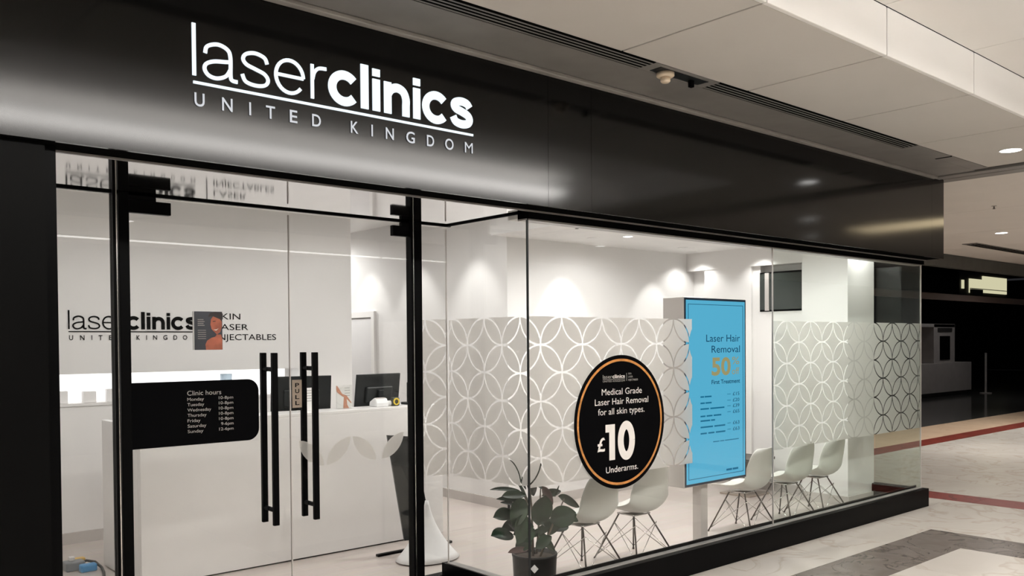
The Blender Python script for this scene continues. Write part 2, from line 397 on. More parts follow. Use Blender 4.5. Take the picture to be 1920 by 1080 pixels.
# neighbouring dark unit, set back round the corner
nb = structure(build('wall_neighbour', B(.2, 22, 3.25, 3.40, 3.16, 3.45), 'neighbour_grey'))
build('beam', B(.2, 22, 3.32, 3.40, 2.52, 2.64), 'neighbour_brown', nb)
build('trim', B(.2, 22, 3.22, 3.25, 3.40, 3.45), 'grey_edge', nb)
structure(build('floor_neighbour', B(.2, 44, 3.76, 16, -.05, -.003), 'dark_floor'))
structure(build('wall_neighbour_back', B(.2, 44, 15.9, 16, 0, 5.2).box(.1, .2, 3.4, 16, 0, 5).box(44, 44.1, 3.4, 16, 0, 5), 'neighbour_dark'))
structure(build('ceiling_neighbour', B(.2, 44, 3.4, 16, 5.1, 5.2), 'neighbour_dark'))

# ------------------------------------------------------------------ shopfront: fascia, pillar, posts, sill, glass
YF = -.149
seams = [-11.5, -8.9, -5.62, -5.24, -.28, 0]
wf = structure(build('wall_front', B(-11.5, 0, YF + .02, .02, ZS + .012, 3.40), 'black_satin'), 'black brushed metal fascia above the shopfront')
for a, b in zip(seams[:-1], seams[1:]):
    build('fascia_panel', B(a + .001, b - .001, YF, YF + .02, ZS, 3.40), 'fascia_metal', wf)
build('underside', B(-11.5, 0, YF + .004, .05, ZS + .002, ZS + .012), 'slot_black', wf)
build('lip', B(-8.36, 0, .03, .05, ZS - .006, ZS + .01), 'grey_metal', wf)
build('mirror_soffit', B(-8.36, -5.58, .05, YD + .03, ZS, ZS + .02), 'mirror_soffit', wf)
build('window_header', B(-5.60, -.0, .05, .16, ZS - .045, ZS + .01), 'slot_black', wf)
build('header_lip', B(-5.60, -.0, .075, .16, ZS - .055, ZS - .045), 'grey_edge', wf)
build('end_cap', B(-.012, 0, .05, 1.1, ZS - .045, 3.3), 'black_satin', wf)
pl = structure(build('wall_pillar', B(-9.2, -8.40, -.10, .93, 0, ZS), 'pillar_metal'), 'black metal pillar left of the entrance')
build('edge_strip', B(-8.40, -8.35, -.06, .93, 0, ZS), 'black_satin', pl)
# door-line frame
tf = structure(build('trim_3', B(-8.36, -5.56, YD - .012, YD + .012, ZS - .010, ZS + .005), 'black_frame'), 'black metal frame of the entrance')
for xa_, xb_ in ((-7.81, -7.755), (-5.885, -5.825)):
    build('post', B(xa_, xb_, YD - .03, YD + .03, 0, ZS), 'black_frame', tf, bevel=.003)
    build('glazing_bead', B(xa_ - .016, xa_ - .010, YD - .035, YD + .03, 0, ZS), 'chrome', tf)
    build('post_edge', B(xa_ - .03, xa_ - .018, YD - .03, YD + .03, 0, ZS), 'black_frame', tf)
# sill
sl = structure(build('trim_4', B(-5.60, 0, -.0, .10, 0, .186), 'black_satin'), 'black plinth under the shop window')
build('return_plinth', B(-5.62, -5.54, .10, YD + .05, 0, .186), 'black_satin', sl)
build('return_plinth', B(-.10, 0, .10, 1.1, 0, .186), 'black_satin', sl)
build('sidelight_plinth', B(-5.83, -5.54, YD - .03, YD + .05, 0, .12), 'black_satin', sl)
build('glazing_channel', B(-5.58, -.02, .055, .105, .186, .192), 'grey_edge', sl)
build('glazing_channel', B(-5.61, -5.55, .10, YD, .186, .192), 'grey_edge', sl)
build('inner_edge', B(-5.58, -.06, .105, .118, 0, .215), 'black_frame', sl)

# petals of frosted film: outlines on a unit lattice
def arc(cx, cy, r, a0, a1, n): return [(cx + r * math.cos(a0 + (a1 - a0) * i / n), cy + r * math.sin(a0 + (a1 - a0) * i / n)) for i in range(n + 1)]
g_ = .032
def lens(sx=1):                    # node (0,0) to node (1,1), circles centred (1,0) and (0,1)
    r = 1 - g_; h = math.sqrt(r * r - .5); t = math.atan2(math.sqrt(.5), h) if h > 0 else 0
    half = math.acos(math.sqrt(.5) / r)
    a = arc(1, 0, r, math.radians(135) - half, math.radians(135) + half, 8)
    b = arc(0, 1, r, math.radians(-45) - half, math.radians(-45) + half, 8)
    pts = a + b
    return [(p[0] * sx + (0 if sx > 0 else 1), p[1]) for p in pts]
def astroid(half=0):
    r = 1 + g_; x = 1 - math.sqrt(r * r - 1); pts = []
    for cx, cy, s, e in ((1, 1, 270, 180), (-1, 1, 360, 270), (-1, -1, 90, 0), (1, -1, 180, 90)):
        d = math.degrees(math.asin(1 / r)); t = 90 - d
        if half == -1 and cy > 0: continue
        if half == 1 and cy < 0: continue
        pts += arc(cx, cy, r, math.radians(s - t), math.radians(e + t), 8)
    return pts
def clip(poly, lo, hi):
    for c, sg in ((lo, 1), (hi, -1)):
        out = []
        for i in range(len(poly)):
            p, q = poly[i], poly[(i + 1) % len(poly)]; a = (p[0] - c) * sg; b = (q[0] - c) * sg
            if a >= 0: out.append(p)
            if (a >= 0) != (b >= 0): t = a / (a - b); out.append((c, p[1] + (q[1] - p[1]) * t))
        poly = out
        if len(poly) < 3: return []
    return poly
def area(p): return abs(sum(p[i][0] * p[(i + 1) % len(p)][1] - p[(i + 1) % len(p)][0] * p[i][1] for i in range(len(p)))) / 2
SHAPES = {'petal_up': lens(1), 'petal_down': lens(-1), 'diamond': astroid(), 'diamond_top': astroid(-1), 'diamond_base': astroid(1)}
SHARED = {}
def film_piece(kind, ox, oz, rx, rz, lo, hi, fn, parent, key):
    poly = [(ox + a * rx, oz + b * rz) for a, b in SHAPES[kind]]
    c = clip(poly, lo, hi)
    if not c or area(c) < .0012: return
    name = 'film_petal' if 'petal' in kind else 'film_diamond'
    whole = abs(area(c) - area(poly)) < 1e-6
    k = (kind, round(rx, 4), key)
    off = wloc(parent)
    if whole and k in SHARED:
        share(name, SHARED[k], parent, Vector(fn(ox, oz, 0)) - off); return
    g = G(); n = len(c); o3 = Vector(fn(ox, oz, 0))
    for d in (0, .0012): g.v += [tuple(Vector(fn(a, b, d)) - o3) for a, b in c]
    e1, e2 = Vector(fn(1, 0, 0)) - Vector(fn(0, 0, 0)), Vector(fn(0, 1, 0)) - Vector(fn(0, 0, 0)); ed = Vector(fn(0, 0, 1)) - Vector(fn(0, 0, 0))
    sgn = sum(c[i][0] * c[(i + 1) % n][1] - c[(i + 1) % n][0] * c[i][1] for i in range(n)) * e1.cross(e2).dot(ed)
    f0, f1 = tuple(range(n)), tuple(n + i for i in range(n))
    g.f = [f0[::-1], f1] if sgn > 0 else [f0, f1[::-1]]
    o = build(name, g, 'frost_film', parent, local=True, recalc=False); o.location = o3 - off
    if whole: SHARED[k] = o.data
ZT = 1.918; RZ = .183
def film_field(x0, rx, lo, hi, fn, parent, key):
    """x0: one top node; nodes at x0 + 2k rx on the top line; three circles high"""
    k0 = int((lo - x0) / (2 * rx)) - 2; k1 = int((hi - x0) / (2 * rx)) + 2
    for k in range(k0, k1 + 1):
        xn = x0 + 2 * k * rx
        for row in range(3):
            zc = ZT - RZ - 2 * RZ * row           # circle centre under the node
            film_piece('diamond', xn, zc, rx, RZ, lo, hi, fn, parent, key)
            film_piece('diamond_top' if row == 0 else 'diamond', xn + rx, zc + RZ, rx, RZ, lo, hi, fn, parent, key)
            film_piece('petal_up', xn, zc - RZ, rx, RZ, lo, hi, fn, parent, key)
            film_piece('petal_up', xn - rx, zc, rx, RZ, lo, hi, fn, parent, key)
            film_piece('petal_down', xn - rx, zc - RZ, rx, RZ, lo, hi, fn, parent, key)
            film_piece('petal_down', xn, zc, rx, RZ, lo, hi, fn, parent, key)
        film_piece('diamond_base', xn + rx, ZT - 6 * RZ, rx, RZ, lo, hi, fn, parent, key)

GZ0, GZ1 = .19, ZS - .05
def gpane(o, x0, x1, y0, y1, z0, z1, m='glass_clear', name='pane'): return build(name, B(x0, x1, y0, y1, z0, z1), m, o)
w1 = structure(build('window_1', B(-5.588, -2.811, YG - .005, YG + .005, GZ0, GZ1), 'glass_clear'), 'large clear shop window with the round black offer sticker')
FRONT = lambda a, b, d: (a, YG + .006 + d, b)
film_field(-5.284, .1935, -5.585, -3.90, FRONT, w1, 'f')
w2 = structure(build('window_2', B(-2.805, -.02, YG - .005, YG + .005, GZ0, GZ1), 'glass_green'), 'end pane of the shop window in front of the last chairs')
film_field(-5.284, .1935, -2.80, -.025, FRONT, w2, 'f')
build('glass_joint', B(-2.811, -2.805, YG - .006, YG + .006, GZ0, GZ1), 'skirting_grey', w2)
build('glass_edge', B(-.02, -.012, YG - .006, YG + .006, GZ0, GZ1), 'kiosk_case', w2)
w3 = structure(build('window_3', B(-5.597, -5.587, YG + .008, YD, GZ0, ZS - .01), 'glass_clear'), 'return pane between the window and the entrance')
RET = lambda a, b, d: (-5.586 + d, a, b)
film_field(.526, .182, .10, YD - .01, RET, w3, 'r')
build('glass_edge', B(-5.598, -5.586, YG - .006, YG + .004, GZ0, ZS - .045), 'monitor_black', w3)
build('top_channel', B(-5.60, -5.584, .10, YD, ZS - .010, ZS), 'black_frame', w3)
w5 = structure(build('window_5', B(-.017, -.007, YG + .01, .57, GZ0, GZ1), 'glass_green'), 'glass side pane at the end of the shop')
w6 = structure(build('window_6', B(-5.824, -5.60, YD - .005, YD + .005, .12, ZS - .012), 'glass_clear'), 'narrow fixed pane beside the right door')
DOORF = lambda a, b, d: (a, YD + .007 + d, b)
film_field(-5.40, .19, -5.822, -5.602, DOORF, w6, 'd')
build('glass_joint', B(-5.60, -5.595, YD - .006, YD + .006, .12, ZS - .03), 'print_white', w6)
w7 = structure(build('window_7', B(-8.35, -7.84, YD - .005, YD + .005, .01, ZS - .012), 'glass_clear'), 'fixed glass pane left of the doors')
build('bottom_rail', B(-8.35, -7.84, YD - .01, YD + .01, 0, .05), 'black_frame', w7)
# glass doors
def handle(d, x):
    for y, e in ((YD - .075, YD - .005), (YD + .075, YD + .005)):
        h = build('handle', B(x - .018, x + .018, y - .013, y + .013, .66, 1.70), 'black_frame', d, bevel=.003)
        for z in (.75, 1.60): build('fixing', G().tube([(x, y, z), (x, e, z)], .014, 12), 'black_satin', h)
d1 = structure(build('door_1', B(-7.75, -6.808, YD - .005, YD + .005, .012, ZS - .012), 'glass_clear'), 'left frameless glass door with the opening hours sticker')
d2 = structure(build('door_2', B(-6.800, -5.89, YD - .005, YD + .005, .012, ZS - .012), 'glass_clear'), 'right frameless glass door with frosted petals')
build('glass_edge', B(-6.808, -6.803, YD - .006, YD + .006, .012, ZS - .035), 'skirting_grey', d1)
for d, x, xa_, xb_ in ((d1, -6.945, -7.755, -7.525), (d2, -6.675, -6.05, -5.87)):
    handle(d, x)
    build('hinge_patch', B(xa_, xb_, YD - .018, YD + .018, 2.475, 2.545), 'black_frame', d, bevel=.003)
    build('hinge_pivot', B(xa_ if d is d1 else xa_ + .07, xb_ - (.08 if d is d1 else 0), YD - .012, YD + .012, 2.545, ZS), 'black_frame', d)
PZ = .972
for kind, ox in (('petal_down', -6.755), ('petal_up', -6.562), ('petal_down', -6.369), ('petal_up', -6.147)):
    film_piece(kind, ox, PZ, .19, RZ, -6.80, -5.89, DOORF, d2, 'd')

# ------------------------------------------------------------------ stroke letters for the logo
def smooth_path(pts, n=6):
    out = []; P = [pts[0]] + list(pts) + [pts[-1]]
    for i in range(1, len(P) - 2):
        a, b, c, d = P[i - 1], P[i], P[i + 1], P[i + 2]
        for k in range(n):
            t = k / n
            out.append(tuple(.5 * (2 * b[j] + (c[j] - a[j]) * t + (2 * a[j] - 5 * b[j] + 4 * c[j] - d[j]) * t * t + (3 * b[j] - a[j] - 3 * c[j] + d[j]) * t ** 3) for j in (0, 1)))
    out.append(pts[-1]); return out
def ribbon(g, path, hw, fn, d0, d1):
    L = []; Rr = []
    for i, p in enumerate(path):
        a = path[max(i - 1, 0)]; b = path[min(i + 1, len(path) - 1)]; dx, dy = b[0] - a[0], b[1] - a[1]; l = math.hypot(dx, dy) or 1
        nx, ny = -dy / l, dx / l; L.append((p[0] + nx * hw, p[1] + ny * hw)); Rr.append((p[0] - nx * hw, p[1] - ny * hw))
    n = len(g.v); m = len(path)
    for d in (d0, d1): g.v += [fn(*q, d) for q in L] + [fn(*q, d) for q in Rr]
    for i in range(m - 1):
        a, b = n + i, n + m + i; c, e = a + 2 * m, b + 2 * m
        g.f += [(a, a + 1, b + 1, b), (c, e, e + 1, c + 1), (a, c, c + 1, a + 1), (b, b + 1, e + 1, e)]
    for i in (0, m - 1): a, b = n + i, n + m + i; g.f.append((a, b, b + 2 * m, a + 2 * m))
EL = lambda cx, cy, rx, ry, a0, a1, n=28: [(cx + rx * math.cos(math.radians(a0 + (a1 - a0) * i / n)), cy + ry * math.sin(math.radians(a0 + (a1 - a0) * i / n))) for i in range(n + 1)]
S_L = [(.134, .118), (.120, .146), (.074, .158), (.030, .146), (.015, .121), (.032, .098), (.076, .084), (.120, .069), (.138, .043), (.122, .017), (.076, .008), (.027, .018), (.010, .050)]
S_B = [(.134, .118), (.118, .138), (.082, .146), (.044, .137), (.033, .119), (.046, .101), (.084, .089), (.122, .073), (.134, .050), (.120, .028), (.082, .020), (.042, .030), (.026, .056)]
LIGHT = .0085; BOLD = .0225
LOGO = [  # letter, x offset, list of (path, half width)
    ('l', -.005, [([(.010, .030), (.010, .263)], LIGHT)]),
    ('a', .044, [(smooth_path([(.012, .140), (.022, .172), (.070, .190), (.116, .176), (.130, .142), (.130, .060), (.137, .040), (.163, .037)]), LIGHT),
                 (smooth_path([(.130, .122), (.105, .118), (.052, .110), (.016, .092), (.009, .066), (.028, .042), (.066, .036), (.108, .054), (.130, .088)]), LIGHT)]),
    ('s', .220, [(smooth_path([(a, b + .030) for a, b in S_L]), LIGHT)]),
    ('e', .389, [(EL(.081, .113, .072, .078, 2, 322), LIGHT), ([(.012, .115), (.153, .115)], LIGHT * .9)]),
    ('r', .580, [([(.010, .030), (.010, .198)], LIGHT), (smooth_path([(.012, .125), (.022, .160), (.046, .183), (.088, .188)]), LIGHT)]),
    ('c', .677, [(EL(.092, .112, .069, .066, 40, 320), BOLD)]),
    ('l', .864, [([(.023, .030), (.023, .255)], BOLD)]),
    ('i', .934, [([(.023, .030), (.023, .194)], BOLD), ([(.023, .208), (.023, .246)], BOLD)]),
    ('n', 1.004, [([(.023, .030), (.023, .194)], BOLD), (smooth_path([(.023, .130), (.044, .158), (.082, .172), (.120, .158), (.137, .122), (.137, .080), (.137, .030)]), BOLD)]),
    ('i', 1.188, [([(.023, .030), (.023, .194)], BOLD), ([(.023, .208), (.023, .246)], BOLD)]),
    ('c', 1.247, [(EL(.092, .112, .069, .066, 40, 320), BOLD)]),
    ('s', 1.432, [(smooth_path([((a - .0035) * 1.07, b + .030) for a, b in S_B]), BOLD)]),
]
SUB = [('U', .027), ('N', .156), ('I', .266), ('T', .368), ('E', .487), ('D', .610), ('K', .825), ('I', .929), ('N', 1.037), ('G', 1.168), ('D', 1.299), ('O', 1.427), ('M', 1.564)]
def logo(parent, x, z, k, y, m1, m2, depth):
    for ch, ox, strokes in LOGO:
        g = G()
        for path, hw in strokes: ribbon(g, [((a + ox) * k + x, b * k + z) for a, b in path], hw * k, FACE_OUT(y), 0, depth)
        build('letter_' + ch, g, m1, parent)
    build('underline', B(x, x + 1.596 * k, y - depth, y, z - .006 * k, z + .006 * k), m1, parent)
    W = dict(U=.046, N=.050, I=.009, T=.046, E=.040, D=.048, K=.044, G=.055, O=.058, M=.056)
    for ch, cx in SUB:
        h = .062 * k; wd = W[ch] * k
        text('letter_' + ch.lower(), ch, m2, parent, x + cx * k - wd / 2, x + cx * k + wd / 2, z - .104 * k, h, y - depth * .5, weight=0 if ch == 'M' else .012)
sg = thing('illuminated_sign', 'white glowing shop name in large letters on the black fascia', 'sign', (-7.0, YF, 2.80))
logo(sg, -7.806, 2.925, 1.0, YF - .001, 'sign_glow', 'sign_soft', .006)
ws = thing('wall_sign', 'shop name in black letters on the wall behind the reception desk', 'sign', (-6.2, 4.35, 1.75))
logo(ws, -7.188, 1.878, .72, 4.349, 'print_black', 'print_black', .006)
build('divider', B(-5.93, -5.924, 4.343, 4.349, 1.79, 2.07), 'print_black', ws)
for s, x1, z in (('SKIN', -5.603, 2.002), ('LASER', -5.522, 1.897), ('INJECTABLES', -5.222, 1.797)):
    text('lettering', s, 'print_black', ws, -5.86, x1, z, .062, 4.348, split=True)

# ------------------------------------------------------------------ stickers on the glass
rd = thing('round_sticker', 'round black window sticker with gold ring offering underarms for £10', 'sticker', (-4.73, .07, .73))
cx, cz, rr = -4.722, 1.190, .468
rdp = build('disc', G().prism([(cx + rr * math.cos(t * math.pi / 48), cz + rr * math.sin(t * math.pi / 48)) for t in range(96)], 0, .0015, FACE_OUT(.0735)), 'print_black', rd)
ring = G(); ribbon(ring, EL(cx, cz, rr - .035, rr - .035, 0, 360, 96), .0085, FACE_OUT(.0718), 0, .0008); build('gold_ring', ring, 'print_gold', rdp)
yy = .0722
text('lettering', 'Medical Grade', 'print_white', rdp, -4.921, -4.503, 1.383, .046, yy, split=True)
text('lettering', 'Laser Hair Removal', 'print_white', rdp, -4.990, -4.433, 1.315, .046, yy, split=True)
text('lettering', 'for all skin types.', 'print_white', rdp, -4.959, -4.475, 1.247, .046, yy, split=True)
text('lettering', '£', 'print_white', rdp, -4.967, -4.890, 1.000, .095, yy, weight=.02)
g = G(); g.prism([(-4.885, 1.125), (-4.885, 1.178), (-4.790, 1.178), (-4.790, .930), (-4.848, .930), (-4.848, 1.125)], 0, .0008, FACE_OUT(.0718)); build('digit_one', g, 'print_white', rdp)
g = G(); ribbon(g, EL(-4.670, 1.056, .060, .108, 0, 360, 64), .030, FACE_OUT(.0718), 0, .0008); build('digit_zero', g, 'print_white', rdp)
text('lettering', 'Underarms.', 'print_white', rdp, -4.883, -4.548, .843, .046, yy, split=True)
text('lettering', 'laser', 'print_dim', rdp, -4.909, -4.815, 1.498, .026, yy)
text('lettering', 'clinics', 'print_white', rdp, -4.812, -4.684, 1.498, .026, yy, weight=.015)
build('underline', B(-4.909, -4.684, .0705, .0718, 1.489, 1.492), 'print_dim', rdp)
text('lettering', 'UNITED KINGDOM', 'print_dim', rdp, -4.909, -4.684, 1.472, .012, yy)
build('divider', B(-4.667, -4.664, .0705, .0718, 1.475, 1.530), 'print_dim', rdp)
for s, x1, z in (('SKIN', -4.615, 1.519), ('LASER', -4.600, 1.497), ('INJECTABLES', -4.545, 1.475)):
    text('lettering', s, 'print_dim', rdp, -4.648, x1, z, .013, yy)

hs = thing('hours_sticker', 'black rounded sticker with clinic hours on the left glass door', 'sticker', (-7.4, YD, 1.18))
hp = [(-7.752, 1.180), (-7.752, 1.545)] + arc(-7.085, 1.475, .07, math.pi / 2, 0, 8) + arc(-7.085, 1.25, .07, 0, -math.pi / 2, 8)
hsp = build('panel', G().prism(hp, 0, .002, FACE_OUT(YD - .0055)), 'print_black', hs)
yy = YD - .0078
text('lettering', 'Clinic hours', 'print_dim', hsp, -7.446, -7.247, 1.463, .028, yy)
for i, (d, wd, hr) in enumerate((('Monday', .096, '10-8pm'), ('Tuesday', .097, '10-8pm'), ('Wednesday', .138, '10-8pm'), ('Thursday', .110, '10-8pm'), ('Friday', .074, '10-8pm'), ('Saturday', .108, '9-6pm'), ('Sunday', .090, '12-6pm'))):
    z = 1.432 - i * .0305
    text('lettering', d, 'print_dim', hsp, -7.446, -7.446 + wd, z, .019, yy)
    text('lettering', hr, 'print_dim', hsp, -7.262 if i != 5 else -7.250, -7.175, z + .002, .018, yy)
ps = thing('pull_sticker', 'small tan sticker reading PULL on the right glass door', 'sticker', (-6.76, YD, 1.357))
psp = build('panel', B(-6.795, -6.730, YD - .007, YD - .0055, 1.357, 1.530), 'sticker_tan', ps)
for i, ch in enumerate('PULL'): text('letter_' + ch.lower(), ch, 'print_black', psp, -6.776, -6.748, 1.485 - i * .037, .026, YD - .0075, weight=.02)

po = thing('poster', 'small poster of a smiling bare-shouldered woman hung on the left glass door', 'poster', (-7.31, YD + .02, 1.72))
PX0, PX1, PZ0, PZ1 = -7.395, -7.225, 1.722, 1.944
build('backing', B(PX0, PX1, YD + .016, YD + .03, PZ0, PZ1), 'paper_white', po)
pop = build('print_sheet', B(PX0 + .004, PX1, YD + .0145, YD + .016, PZ0, PZ1), 'poster_blue', po)
fp = lambda pts, m, nm, d: build(nm, G().prism([(PX0 + a * .170, PZ0 + b * .222) for a, b in pts], 0, .0004, FACE_OUT(YD + .0142 - d)), m, pop)
fp([(.42, .0), (.40, .14), (.46, .24), (.60, .31), (.74, .34), (.80, .40), (.95, .40), (.99, .30), (.99, .0)], 'poster_skin', 'printed_shoulders', 0)
fp([(.50, .86), (.56, .96), (.74, 1), (.99, .98), (.99, .72), (.92, .80), (.66, .88)], 'poster_hair', 'printed_hair', .001)
fp([(.58, .66), (.60, .80), (.70, .90), (.86, .88), (.97, .78), (.98, .60), (.92, .46), (.80, .40), (.70, .48), (.62, .54)], 'poster_skin', 'printed_face', .0005)
fp([(.68, .53), (.78, .50), (.86, .56), (.78, .535)], 'print_white', 'printed_smile', .0015)
fp([(.66, .73), (.76, .74), (.76, .76), (.66, .75)], 'poster_hair', 'printed_eye', .0015)
for i in range(4): build('printed_line', B(PX0 + .024, PX0 + .058 + .006 * (i % 2), YD + .0135, YD + .0142, PZ1 - .050 - i * .011, PZ1 - .045 - i * .011), 'print_dim', pop)
for i in range(5): build('printed_line', B(PX0 + .024, PX0 + .072, YD + .0137, YD + .0142, PZ1 - .110 - i * .012, PZ1 - .1075 - i * .012), 'skirting_grey', pop)

# ------------------------------------------------------------------ reception desk and what stands on it
dk = thing('reception_desk', 'long white reception desk behind the glass doors', 'desk', (-5.9, 2.43, 0))
build('front_panel', B(-7.22, -4.53, 2.43, 2.48, .012, 1.165), 'counter_white', dk, bevel=.004)
build('side_panel', B(-7.22, -7.17, 2.48, 3.32, .012, 1.165), 'counter_white', dk, bevel=.004)
build('side_panel', B(-4.58, -4.53, 2.48, 3.32, .012, 1.165), 'counter_white', dk, bevel=.004)
build('ledge', B(-7.22, -4.53, 2.43, 2.74, 1.165, 1.190), 'counter_white', dk, bevel=.003)
build('worktop', B(-7.17, -4.58, 2.48, 3.32, .73, .76), 'counter_white', dk)
build('shadow_gap', B(-7.19, -4.56, 2.45, 3.28, 0, .012), 'black_frame', dk)
def monitor(label, xc, y, zc, wd, ht, yaw, tilt):
    t = thing('computer_monitor', label, 'monitor', (xc, y, .76), 'monitors on the reception desk'); t.rotation_euler = (0, 0, yaw)
    h = zc - .76
    c, s_ = math.cos(tilt), math.sin(tilt)
    def T(x, yy_, z): return (x, yy_ * c - z * s_, h + yy_ * s_ + z * c)
    def tb(x0, x1, y0, y1, z0, z1):
        g = B(x0, x1, y0, y1, z0, z1); g.v = [T(*v) for v in g.v]; return g
    bs_ = build('back_shell', tb(-wd / 2, wd / 2, 0, .018, -ht / 2, ht / 2), 'monitor_black', t, local=True, bevel=.004)
    build('back_bulge', tb(-wd * .3, wd * .3, -.025, 0, -ht * .38, ht * .12), 'monitor_black', bs_, local=True, bevel=.012)
    build('screen', tb(-wd / 2 + .008, wd / 2 - .008, .018, .020, -ht / 2 + .008, ht / 2 - .008), 'black_satin', bs_, local=True)
    build('stand', B(-.03, .03, -.05, -.025, 0, h), 'monitor_black', t, local=True, bevel=.004)
    build('foot', B(-.12, .12, -.12, .08, 0, .012), 'monitor_black', t, local=True, bevel=.003)
    return t
monitor('black computer monitor on the desk behind the PULL sticker', -5.72, 2.86, 1.325, .52, .30, math.radians(-14), math.radians(7))
monitor('black computer monitor at the right end of the desk beside the leaflet', -4.93, 2.88, 1.322, .52, .30, math.radians(8), math.radians(7))
lf = thing('leaflet_stand', 'clear leaflet stand with a picture of a raised leg on the desk', 'leaflet', (-5.42, 2.62, 1.19))
x0, zb = -5.52, 1.19
build('holder', B(x0, x0 + .155, 2.615, 2.620, zb, zb + .205), 'glass_clear', lf)
build('foot', B(x0, x0 + .155, 2.58, 2.66, zb, zb + .004), 'glass_clear', lf)
lfp = build('leaflet', B(x0 + .006, x0 + .149, 2.622, 2.624, zb + .006, zb + .20), 'paper_white', lf)
q = lambda pts: [(x0 + a * .155, zb + b * .205) for a, b in pts]
build('printed_leg', G().prism(q([(.45, .02), (.50, .50), (.40, .52), (.22, .62), (.06, .72), (.02, .82), (.02, .98), (.10, .96), (.24, .80), (.40, .62), (.66, .56), (.72, .50), (.96, .26), (.97, .20), (.80, .32), (.68, .40), (.70, .16), (.82, .02)]), 0, .001, FACE_OUT(2.6215)), 'leg_tan', lfp)
for i, b in enumerate((.88, .78, .66, .56)): build('printed_line', B(x0 + .085, x0 + .135, 2.6205, 2.6215, zb + b * .205 - .004, zb + b * .205), 'print_dim', lfp)
l2 = thing('price_list', 'white price list card standing on the desk between the door handles', 'card', (-5.80, 2.60, 1.19))
l2p = build('card', B(-5.86, -5.74, 2.60, 2.603, 1.19, 1.385), 'paper_white', l2); build('foot', B(-5.86, -5.74, 2.59, 2.66, 1.19, 1.194), 'paper_white', l2)
for i in range(5): build('printed_line', B(-5.835, -5.765, 2.599, 2.600, 1.36 - i * .022, 1.365 - i * .022), 'print_dim', l2p)
ct = thing('card_terminal', 'white card payment terminal on the desk in front of the right monitor', 'card terminal', (-5.08, 2.60, 1.19))
build('body', G().prism([(2.55, 1.19), (2.55, 1.225), (2.57, 1.262), (2.60, 1.268), (2.67, 1.235), (2.68, 1.19)], -5.155, -5.035, lambda a, b, d: (d, a, b)), 'terminal_white', ct, bevel=.006)
build('keypad', B(-5.14, -5.05, 2.575, 2.61, 1.262, 1.270), 'skirting_grey', ct)
build('paper_roll', G().tube([(-5.02, 2.60, 1.215), (-4.97, 2.60, 1.215)], .025, 16), 'terminal_white', ct)
tp = thing('tape_dispenser', 'dark tape dispenser with a yellow ring on the desk', 'tape dispenser', (-4.95, 2.58, 1.19))
build('body', B(-4.985, -4.905, 2.56, 2.60, 1.19, 1.268), 'olive_black', tp, bevel=.012)
g = G(); ribbon(g, EL(-4.945, 1.230, .026, .026, 0, 360, 28), .006, FACE_OUT(2.559), 0, .006); build('tape_ring', g, 'tape_yellow', tp)
ph = thing('desk_device', 'upright black device at the right end of the desk beside the monitor', 'device', (-4.72, 2.65, 1.19))
build('handset', B(-4.76, -4.69, 2.64, 2.67, 1.20, 1.395), 'monitor_black', ph, bevel=.008); build('cradle', B(-4.79, -4.66, 2.60, 2.72, 1.19, 1.212), 'monitor_black', ph, bevel=.005)
build('display', B(-4.745, -4.725, 2.637, 2.64, 1.335, 1.365), 'detector_cream', ph)

# back counter with lit niche
bc = thing('back_counter', 'white back counter with a glowing lit niche under the wall sign', 'counter', (-6.3, 4.2, 0))
build('cabinet', B(-8.50, -4.97, 4.352, 4.55, .10, 1.22), 'counter_white', bc)
build('shelf', B(-8.50, -4.97, 4.34, 4.55, 1.215, 1.240), 'counter_white', bc)
build('light_panel', B(-8.45, -5.04, 4.530, 4.548, 1.242, 1.497), 'niche_glow', bc)
for i, (a, b, h) in enumerate(((-7.292, -7.192, .11), (-7.063, -6.956, .10), (-6.862, -6.75, .115))):
    bx = build('product_box', B(a, b, 4.38, 4.45, 1.241, 1.241 + h), 'paper_white', None, bevel=.003)
    tag(bx, ('pale product box in the lit niche nearest the black pillar', 'middle pale product box in the lit niche', 'pale product box in the lit niche nearest the door post')[i], 'box', 'product boxes in the lit niche')
g = G().lathe([(.045, 1.241), (.055, 1.32), (.058, 1.46), (.054, 1.46), (.050, 1.30), (.01, 1.25)], -5.72, 4.44, 24)
tag(build('glass_cup', g, 'cup_blue', smooth=True), 'pale blue cup in the lit niche above the hours sticker', 'cup')

# ------------------------------------------------------------------ chairs
def shell_mesh():
    prof = [(.235, .425, .175, .018), (.215, .442, .205, .022), (.15, .440, .222, .034), (.05, .428, .232, .050), (-.05, .418, .238, .072), (-.125, .420, .240, .098), (-.178, .446, .240, .105), (-.212, .500, .236, .085), (-.236, .580, .228, .045), (-.256, .670, .214, .020), (-.274, .750, .190, .006), (-.286, .800, .150, -.004), (-.290, .822, .095, -.012)]
    rows = []
    for i, (y, z, hw, lift) in enumerate(prof):
        t = i / (len(prof) - 1); row = []
        back = max(0, min(1, (i - 5) / 3))
        for j in range(13):
            v = -1 + 2 * j / 12; k = abs(v) ** 2.4
            row.append((hw * v, y + back * .085 * k, z + lift * k * (1 - .55 * back) + (0 if i else 0)))
        rows.append(row)
    rows = [[(x, y, z - .028 - .012 * max(0, 1 - abs(y) / .2)) for x, y, z in r] for r in rows]
    g = G().grid(rows)
    me = bpy.data.meshes.new('seat_shell'); me.from_pydata(g.v, [], g.f); me.materials.append(MATS['chair_shell'])
    for p in me.polygons: p.use_smooth = True
    return me
